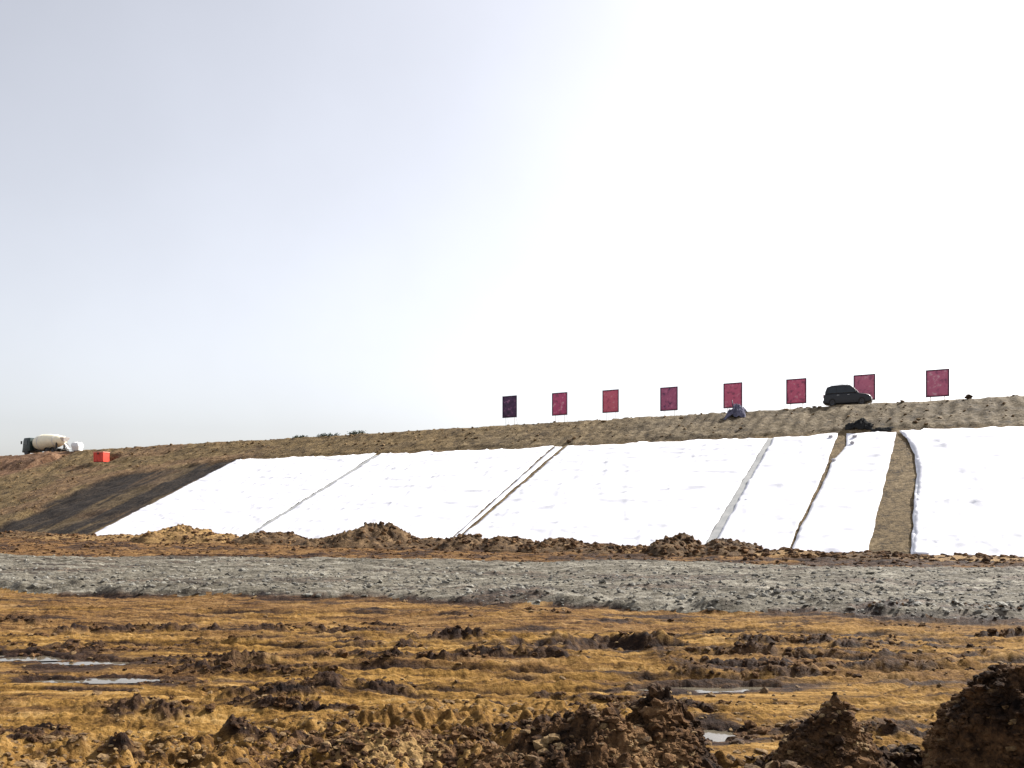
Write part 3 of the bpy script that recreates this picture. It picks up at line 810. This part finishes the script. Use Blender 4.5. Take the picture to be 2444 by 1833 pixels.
# ------------------------------------------------------------------ black car on the crest
def loft(stations):
    """stations: (x, half width bottom, half width top, z0, z1, corner)"""
    rings = []
    for x, wb, wt, z0, z1, c in stations:
        r_ = []
        for (sx, sz) in ((1, -1), (1, 1), (-1, 1), (-1, -1)):
            w_ = wb if sz < 0 else wt; z_ = z0 if sz < 0 else z1
            a0 = {(1, -1): -90, (1, 1): 0, (-1, 1): 90, (-1, -1): 180}[(sx, sz)]
            for k in range(5):
                an = R(a0 + 22.5 * k)
                r_.append((x, sx * (w_ - c) + c * math.cos(an), (z_ - sz * c) + c * math.sin(an)))
        rings.append(r_)
    return rings
def wheel(parent, name, x, y, rad, wd, side):
    t = MB(); t.lathe_y([(-wd / 2, rad * .62), (-wd / 2, rad * .9), (-wd / 2 + .03, rad), (wd / 2 - .03, rad), (wd / 2, rad * .9), (wd / 2, rad * .62)], (x, y, rad), 24)
    wo = t.build(name, M['tyre'], parent, False)
    h = MB(); h.lathe_y([(side * (wd / 2 - .02), rad * .62), (side * (wd / 2 + .012), rad * .56), (side * (wd / 2 - .005), rad * .2), (side * (wd / 2 + .02), rad * .16)], (x, y, rad), 18)
    for k in range(5):
        an = 2 * math.pi * k / 5
        ca, sa = math.cos(an), math.sin(an); yy = y + side * (wd / 2 + .012)
        h.tube([(x + ca * rad * .15, yy, rad + sa * rad * .15), (x + ca * rad * .58, yy, rad + sa * rad * .58)], .025, 5)
    h.build('rim', M['rim'], wo)
    return wo

CAR_S, CAR_D = 11.35, 90.0
cx, cy = W(CAR_S, CAR_D)
cz = float(emb_h(np.array([CAR_S]), np.array([CAR_D]))[0])
car = empty('parked_car', (float(cx), float(cy), cz), CREST_RZ + math.pi + R(2))
car.scale = (.97, 1.0, 1.22)
tag(car, 'black five door car parked on the crest among the sign boards', 'car')
b = MB()
b.rings(loft([(-2.30, .70, .66, .42, .78, .10), (-2.26, .84, .80, .30, 1.04, .12), (-1.9, .90, .87, .24, 1.10, .12), (-.6, .91, .88, .22, 1.10, .10), (.75, .91, .88, .22, 1.09, .10),
              (1.15, .90, .86, .22, 1.06, .12), (1.75, .89, .82, .24, .98, .12), (2.12, .85, .76, .28, .88, .13), (2.30, .70, .62, .36, .74, .12)]))
b.build('body', M['car_paint'], car, True, .01)
r_ = MB()
r_.rings(loft([(-2.16, .80, .66, 1.02, 1.30, .09), (-1.98, .83, .66, 1.04, 1.68, .10), (-1.5, .85, .67, 1.04, 1.80, .11), (-.5, .86, .68, 1.04, 1.83, .11), (.25, .86, .67, 1.04, 1.78, .11),
               (.62, .86, .68, 1.03, 1.55, .10), (1.1, .85, .76, 1.0, 1.13, .05)]))
r_.build('cabin', M['car_paint'], car, True, .01)
for sy in (-1, 1):
    for (xa, xb, xc, xd) in ((-1.82, -1.05, -1.72, -1.08), (-.98, -.12, -1.0, -.16), (-.05, .85, -.1, .34)):
        g = MB(); y0, y1 = sy * .868, sy * .752
        g.add([(xa, y0, 1.14), (xb, y0, 1.14), (xd, y1, 1.62), (xc, y1, 1.64), (xa, y0 - sy * .05, 1.14), (xb, y0 - sy * .05, 1.14), (xd, y1 - sy * .05, 1.62), (xc, y1 - sy * .05, 1.64)],
              [(0, 1, 2, 3), (4, 7, 6, 5), (0, 4, 5, 1), (1, 5, 6, 2), (2, 6, 7, 3), (3, 7, 4, 0)])
        g.build('side_window', M['glass'], car)
    for x in (-1.42, 1.42): wheel(car, 'wheel', x, sy * .80, .36, .24, sy)
    h = MB(); h.rings(loft([(2.08, .11, .10, .68, .82, .03), (2.24, .10, .09, .66, .78, .03)]))
    ho = h.build('headlight', M['lamp_clear'], car, True); ho.location.y = sy * .60
    h = MB(); h.rings(loft([(-2.33, .08, .07, .80, 1.06, .03), (-2.20, .09, .08, .80, 1.06, .03)]))
    ho = h.build('tail_light', M['lamp_red'], car, True); ho.location.y = sy * .66
    h = MB(); h.rings(loft([(.72, .09, .09, 1.10, 1.24, .04), (.86, .06, .06, 1.11, 1.22, .03)]))
    ho = h.build('mirror', M['car_paint'], car, True); ho.location.y = sy * .98
    for x in (-.85, .15):
        h = MB(); h.box(x - .1, x + .1, sy * .915 - .015, sy * .915 + .015, .94, .97); h.build('door_handle', M['chrome'], car, bevel=.008)
    h = MB(); h.tube([(-1.7, sy * .56, 1.84), (-1.4, sy * .56, 1.875), (-.2, sy * .56, 1.875), (.1, sy * .56, 1.83)], .02, 6); h.build('roof_rail', M['chrome'], car, True)
g = MB(); g.add([(1.06, -.66, 1.16), (1.06, .66, 1.16), (.40, .56, 1.70), (.40, -.56, 1.70), (1.02, -.66, 1.12), (1.02, .66, 1.12), (.35, .56, 1.66), (.35, -.56, 1.66)],
              [(0, 1, 2, 3), (4, 7, 6, 5), (0, 4, 5, 1), (1, 5, 6, 2), (2, 6, 7, 3), (3, 7, 4, 0)])
g.build('windscreen', M['glass'], car)
g = MB(); g.box(2.2, 2.33, -.75, .75, .38, .56); g.build('front_bumper', M['dark_steel'], car, bevel=.03)
g = MB(); g.box(-2.36, -2.24, -.78, .78, .36, .58); g.build('rear_bumper', M['dark_steel'], car, bevel=.03)
g = MB(); g.box(2.26, 2.315, -.36, .36, .60, .72); g.build('grille', M['chrome'], car, bevel=.01)

# ------------------------------------------------------------------ mixer truck at the far left of the crest
TS, TD = 147.2, 90.8
tx, ty = W(TS, TD); tz = float(emb_h(np.array([TS]), np.array([TD]))[0])
tr = empty('mixer_truck', (float(tx), float(ty), tz), CREST_RZ + R(4))     # local +x points to the cab, at the left in the picture
tr.scale = (1.14, 1.14, 1.1)
tag(tr, 'cream drum mixer truck with dark cab on the crest at far left', 'truck')
m = MB(); m.box(-3.7, 3.9, -.42, -.30, .72, .98); m.box(-3.7, 3.9, .30, .42, .72, .98)
for x in (-3.6, -2.2, -.8, .8, 2.4, 3.8): m.box(x - .06, x + .06, -.30, .30, .76, .94)
m.build('chassis', M['dark_steel'], tr, bevel=.01)
m = MB(); m.rings(loft([(2.75, 1.10, 1.04, .70, 2.80, .12), (2.95, 1.2, 1.14, .62, 2.95, .16), (4.1, 1.2, 1.13, .55, 2.93, .16), (4.45, 1.18, 1.0, .52, 2.62, .16), (4.6, 1.12, .98, .55, 1.75, .12)]))
cab = m.build('cab', M['cab_green'], tr, True, .01)
m = MB(); m.add([(4.60, -.95, 1.78), (4.60, .95, 1.78), (4.40, .9, 2.62), (4.40, -.9, 2.62), (4.66, -.95, 1.78), (4.66, .95, 1.78), (4.46, .9, 2.64), (4.46, -.9, 2.64)],
              [(0, 1, 2, 3), (4, 7, 6, 5), (0, 4, 5, 1), (1, 5, 6, 2), (2, 6, 7, 3), (3, 7, 4, 0)]); m.build('windscreen', M['glass'], cab)
for sy in (-1, 1):
    m = MB(); m.box(3.25, 4.15, sy * 1.19 - .03, sy * 1.19 + .03, 1.75, 2.5); m.build('side_window', M['glass'], cab, bevel=.02)
    m = MB(); m.box(4.5, 4.66, sy * .85 - .16, sy * .85 + .16, .82, 1.02); m.build('headlight', M['lamp_clear'], tr, bevel=.03)
    m = MB(); m.box(4.35, 4.47, sy * 1.36 - .1, sy * 1.36 + .1, 1.9, 2.4); m.box(4.38, 4.43, min(sy * 1.15, sy * 1.3), max(sy * 1.15, sy * 1.3), 2.28, 2.33); m.build('mirror', M['dark_steel'], tr, bevel=.02)
    for x in (3.5, -1.35, -2.75):
        wheel(tr, 'wheel', x, sy * 1.02, .53, .34, sy)
    for x in (-1.35, -2.75):                                      # curved guards over the rear wheels
        m = MB(); n_ = 10
        rings = []
        for k in range(n_ + 1):
            an = R(10 + 160 * k / n_)
            ca, sa = math.cos(an), math.sin(an)
            rings.append([(x + .62 * ca, sy * .8, .53 + .62 * sa), (x + .66 * ca, sy * .8, .53 + .66 * sa), (x + .66 * ca, sy * 1.24, .53 + .66 * sa), (x + .62 * ca, sy * 1.24, .53 + .62 * sa)])
        m.rings(rings); m.build('mudguard', M['dark_steel'], tr)
m = MB()
ax0, ax1 = np.array((2.55, 0, 2.05)), np.array((-3.75, 0, 2.35))
dirv = (ax1 - ax0); LL = np.linalg.norm(dirv); dirv = dirv / LL; up = np.cross(dirv, (0, 1, 0)); 
prof = [(0, .30), (.0, .72), (.3, 1.02), (.9, 1.22), (1.6, 1.32), (2.6, 1.32), (3.4, 1.25), (4.5, 1.08), (5.5, .86), (LL, .66), (LL, .4)]
rings = [[ax0 + dirv * t + r0 * (math.cos(2 * math.pi * k / 28) * np.array((0, 1., 0)) + math.sin(2 * math.pi * k / 28) * up) for k in range(28)] for t, r0 in prof]
m.rings(rings); dr = m.build('drum', M['drum_cream'], tr, True)
for (t, r0) in ((1.72, 1.315), (4.9, 1.0)):
    m = MB(); rings = [[ax0 + dirv * (t + q) + (r0 + e_) * (math.cos(2 * math.pi * k / 28) * np.array((0, 1., 0)) + math.sin(2 * math.pi * k / 28) * up) for k in range(28)] for q, e_ in ((-.07, -.05), (-.07, .03), (.07, .03), (.07, -.05))]
    m.rings(rings); m.build('ring', M['pale_steel'], dr)
m = MB(); m.box(2.15, 2.65, -.55, .55, .98, 2.3); m.build('front_support', M['dark_steel'], tr, bevel=.03)
m = MB(); m.box(-3.15, -2.85, -.75, -.6, .98, 2.2); m.box(-3.15, -2.85, .6, .75, .98, 2.2); m.box(-3.15, -2.85, -.6, .6, 1.9, 2.05); m.build('rear_support', M['dark_steel'], tr, bevel=.02)
m = MB(); m.rings([[(-4.2, -.32, 2.1), (-3.8, -.32, 2.1), (-3.8, .32, 2.1), (-4.2, .32, 2.1)], [(-4.5, -.6, 2.8), (-3.65, -.6, 2.8), (-3.65, .6, 2.8), (-4.5, .6, 2.8)]]); m.build('hopper', M['pale_steel'], tr, bevel=.02)
m = MB(); rings = []
for k in range(6):
    q = k / 5; c_ = np.array((-3.95 - 1.0 * q, 0, 1.9 - .9 * q))
    rings.append([c_ + (0, -.3, .18), c_ + (0, -.26, -.05), c_ + (0, 0, -.14), c_ + (0, .26, -.05), c_ + (0, .3, .18), c_ + (0, .22, 0), c_ + (0, 0, -.08), c_ + (0, -.22, 0)])
m.rings(rings); m.build('chute', M['pale_steel'], tr)
m = MB(); m.lathe_y([(-.5, .28), (-.48, .3), (.48, .3), (.5, .28)], (0, 0, 0), 16); o = m.build('water_tank', M['pale_steel'], tr, True); o.rotation_euler = (0, 0, R(90)); o.location = (1.4, -.95, 1.2)
m = MB(); m.box(-.2, .75, -1.18, -.6, .55, 1.05); m.build('fuel_tank', M['pale_steel'], tr, bevel=.08)

# ------------------------------------------------------------------ white bulk bag beside the truck
bs_, bd_ = 135.6, 88.9
x, y = W(bs_, bd_); z = float(emb_h(np.array([bs_]), np.array([bd_]))[0])
bag = empty('bulk_bag', (float(x), float(y), z - .05), CREST_RZ + R(12))
tag(bag, 'white filled bulk bag on the crest behind the truck', 'bag')
bm = bmesh.new(); bmesh.ops.create_cube(bm, size=1); bmesh.ops.subdivide_edges(bm, edges=bm.edges, cuts=6, use_grid_fill=True)
for v in bm.verts:
    p = v.co; q = p.normalized() * .62
    v.co = p.lerp(q, .45); v.co.x *= 1.5 + .1 * math.sin(9 * p.z); v.co.y *= 1.3 + .1 * math.sin(8 * p.z + 1); v.co.z = (v.co.z + .55) * 1.45
    v.co.x += .04 * math.sin(13 * p.y + 5 * p.z); v.co.z += .05 * math.sin(11 * p.x)
me = bpy.data.meshes.new('sack'); bm.to_mesh(me); bm.free()
for p in me.polygons: p.use_smooth = True
obj('sack', me, M['bag'], bag)
for sx in (-1, 1):
    for sy in (-1, 1):
        m = MB(); m.tube([(sx * .55, sy * .48, 1.25), (sx * .52, sy * .45, 1.6), (sx * .40, sy * .38, 1.72), (sx * .33, sy * .36, 1.3)], .03, 6); m.build('lifting_loop', M['bag'], bag, True)

# ------------------------------------------------------------------ orange storage box on the slope
x, y = W(119.0, 82.0); z = float(emb_h(np.array([119.0]), np.array([82.0]))[0])
bx_ = empty('storage_box', (float(x), float(y), z), CREST_RZ + math.pi + R(14))
bx_.scale = (.86, .86, .9)
tag(bx_, 'orange red steel site box on the slope right of the truck', 'storage box')
hx, hy, hz = 1.05, .8, 1.75
m = MB(); m.box(-hx, hx, -hy, hy, .16, hz); m.build('body', M['orange'], bx_, bevel=.04)
M['orange_pale'] = plain('orange_lid', (.80, .27, .20), 0.6, 0, 0.15, 2)  # lid in a paler orange than the body
m = MB(); m.box(-hx - .06, hx + .06, -hy - .06, hy + .06, hz, hz + .14); m.build('lid', M['orange_pale'], bx_, bevel=.03)
for x in (-.9, -.3, .3, .9):
    m = MB(); m.box(x - .05, x + .05, -hy - .045, -hy - .002, .22, hz - .05); m.build('rib', M['orange'], bx_, bevel=.01)
for y in (-.7, 0, .7):
    m = MB(); m.box(-hx + .05, hx - .05, y - .09, y + .09, 0, .16); m.build('skid', M['dark_steel'], bx_, bevel=.01)
m = MB(); m.box(-.14, .14, -hy - .085, -hy - .047, hz - .3, hz - .02); m.build('latch', M['dark_steel'], bx_, bevel=.01)

# ------------------------------------------------------------------ crumpled things on the slope
def crumple(name, s, d, rx, ry, h, seed, mat, label, cat, rot=0, lift=0.0):
    x0, y0 = W(s, d); n1, n2 = 34, 26
    U, Vv = np.meshgrid(np.linspace(-1, 1, n1), np.linspace(-1, 1, n2))
    q = np.hypot(U, Vv)
    c, sn = math.cos(R(rot)), math.sin(R(rot))
    k = 1 + .25 * fbm(U * 1.2, Vv * 1.2, seed, 3)
    ls = (U * c - Vv * sn) * rx * k; ld = (U * sn + Vv * c) * ry * k
    fold = (1 - np.abs(fbm(U * 1.7, Vv * 2.2, seed + 2, 4, .55)))
    z = h * np.clip(1 - q ** 2 * .75, 0, 1) ** .7 * (.25 + .9 * fold ** 2)
    zz = emb_h(s + ls, d + ld) + z + .06 + lift
    xx, yy = W(s + ls, d + ld)
    base = np.array([float(x0), float(y0), float(emb_h(np.array([s]), np.array([d]))[0])])
    o = obj(name, np_mesh(name, np.stack([xx, yy, zz], -1).reshape(-1, 3) - base, grid_faces(n2, n1)[:, ::-1]), mat, loc=base)
    mo = o.modifiers.new('thickness', 'SOLIDIFY'); mo.thickness = .03; mo.offset = -1
    return tag(o, label, cat)
tp = crumple('tarpaulin_bundle', 21.6, 86.3, .95, .9, 1.1, 501, M['tarp'], 'crumpled grey purple tarpaulin bundle on the crest edge below a sign', 'tarpaulin')
m = MB(); m.tube([(-.2, .35, .2), (-.32, .4, 1.3), (-.38, .42, 1.75)], [.06, .055, .045], 7); m.build('pole', M['frame'], tp, True)
crumple('plastic_film', 9.1, 80.9, 1.15, .55, .55, 502, M['black_film'], 'heap of black plastic film above the gap between narrow sheets', 'plastic film', 5)
crumple('plastic_film', 7.4, 80.1, .9, .28, .22, 503, M['black_film'], 'thin black plastic film trailing right along the top sheet edge', 'plastic film', -4)

def stone(s, d, size, mat, label, name='anchor_stone', lift=.08, group='stones weighing down the sheets', cat='stone', seed=0):
    x, y = W(s, d); z = float(emb_h(np.array([s]), np.array([d]))[0]) + lift
    bm = bmesh.new(); bmesh.ops.create_icosphere(bm, subdivisions=3, radius=size)
    for v in bm.verts:
        p = v.co.normalized()
        k = 1 + .22 * math.sin(3.1 * p.x + seed) * math.cos(2.7 * p.y + 2 * seed) + .12 * math.sin(6 * p.z + 4 * p.x + seed)
        v.co = v.co * k; v.co.z = v.co.z * .72 + size * .5
    me = bpy.data.meshes.new(name); bm.to_mesh(me); bm.free()
    return tag(obj(name, me, mat, loc=(float(x), float(y), z)), label, cat, group)
stone(11.35, 78.8, .17, M['anchor'], 'grey anchor stone on narrow sheet left of the dark wedge', seed=1)
stone(9.35, 78.6, .18, M['anchor'], 'grey anchor stone right of the dark wedge, upper of two', seed=2)
stone(9.35, 77.0, .17, M['anchor'], 'grey anchor stone right of the dark wedge, lower of two', seed=3)
stone(10.35, 73.2, .18, M['anchor'], 'grey anchor stone at the lower tip of the dark wedge', seed=4)
stone(.6, 87.9, .33, M['spoil'], 'dark earth lump on the skyline right of the rightmost sign', 'earth_lump', .0, None, 'earth lump', 5)
stone(38.0, 80.6, .28, M['spoil'], 'dark earth lump at the top of the dark double seam', 'earth_lump', .0, None, 'earth lump', 6)

# ------------------------------------------------------------------ low dark bushes on the crest
def bush(s, d, w_, h_, seed, label):
    r0 = random.Random(seed)
    x, y = W(s, d); z = float(emb_h(np.array([s]), np.array([d]))[0])
    root = empty('low_bush', (float(x), float(y), z - .05), CREST_RZ)
    tag(root, label, 'bush', 'low bushes on the skyline')
    st = MB(); lf = MB()
    for k in range(26):
        a = r0.uniform(0, 6.28); l_ = r0.uniform(.3, 1) * w_; hh = h_ * r0.uniform(.5, 1) * (1 - .45 * (l_ / w_) ** 2)
        p0 = np.array((l_ * .5 * math.cos(a), l_ * .2 * math.sin(a), 0)); p1 = np.array((l_ * math.cos(a), l_ * .35 * math.sin(a), hh))
        st.tube([(0, 0, .02), p0 * .6 + (0, 0, .06), (p0 + p1) / 2 + (0, 0, .05), p1], [.02, .015, .012, .006], 4)
        for j in range(16):
            t = r0.uniform(.25, 1.05); c = p0 + (p1 - p0) * t + np.array([r0.gauss(0, .1) for _ in range(3)])
            c[2] = max(c[2], .02)
            d1 = np.array([r0.gauss(0, 1) for _ in range(3)]); d1 /= np.linalg.norm(d1); d2 = np.cross(d1, [r0.gauss(0, 1) for _ in range(3)]); d2 /= np.linalg.norm(d2)
            a_, b_ = r0.uniform(.08, .15), r0.uniform(.03, .06)
            lf.add([c - d1 * a_, c + d2 * b_, c + d1 * a_, c - d2 * b_], [(0, 1, 2, 3)])
    st.build('stems', M['stem'], root); lf.build('foliage', M['leaf'], root)
bush(78.0, 87.9, 2.6, .42, 1, 'longest low dark green bush on the skyline above leftmost sheet')
bush(73.0, 87.9, 1.6, .55, 2, 'rounder dark bush on the skyline, right end of bush row')
bush(83.5, 87.9, 1.8, .3, 3, 'flattest dark weed bush on the skyline, left end of bush row')
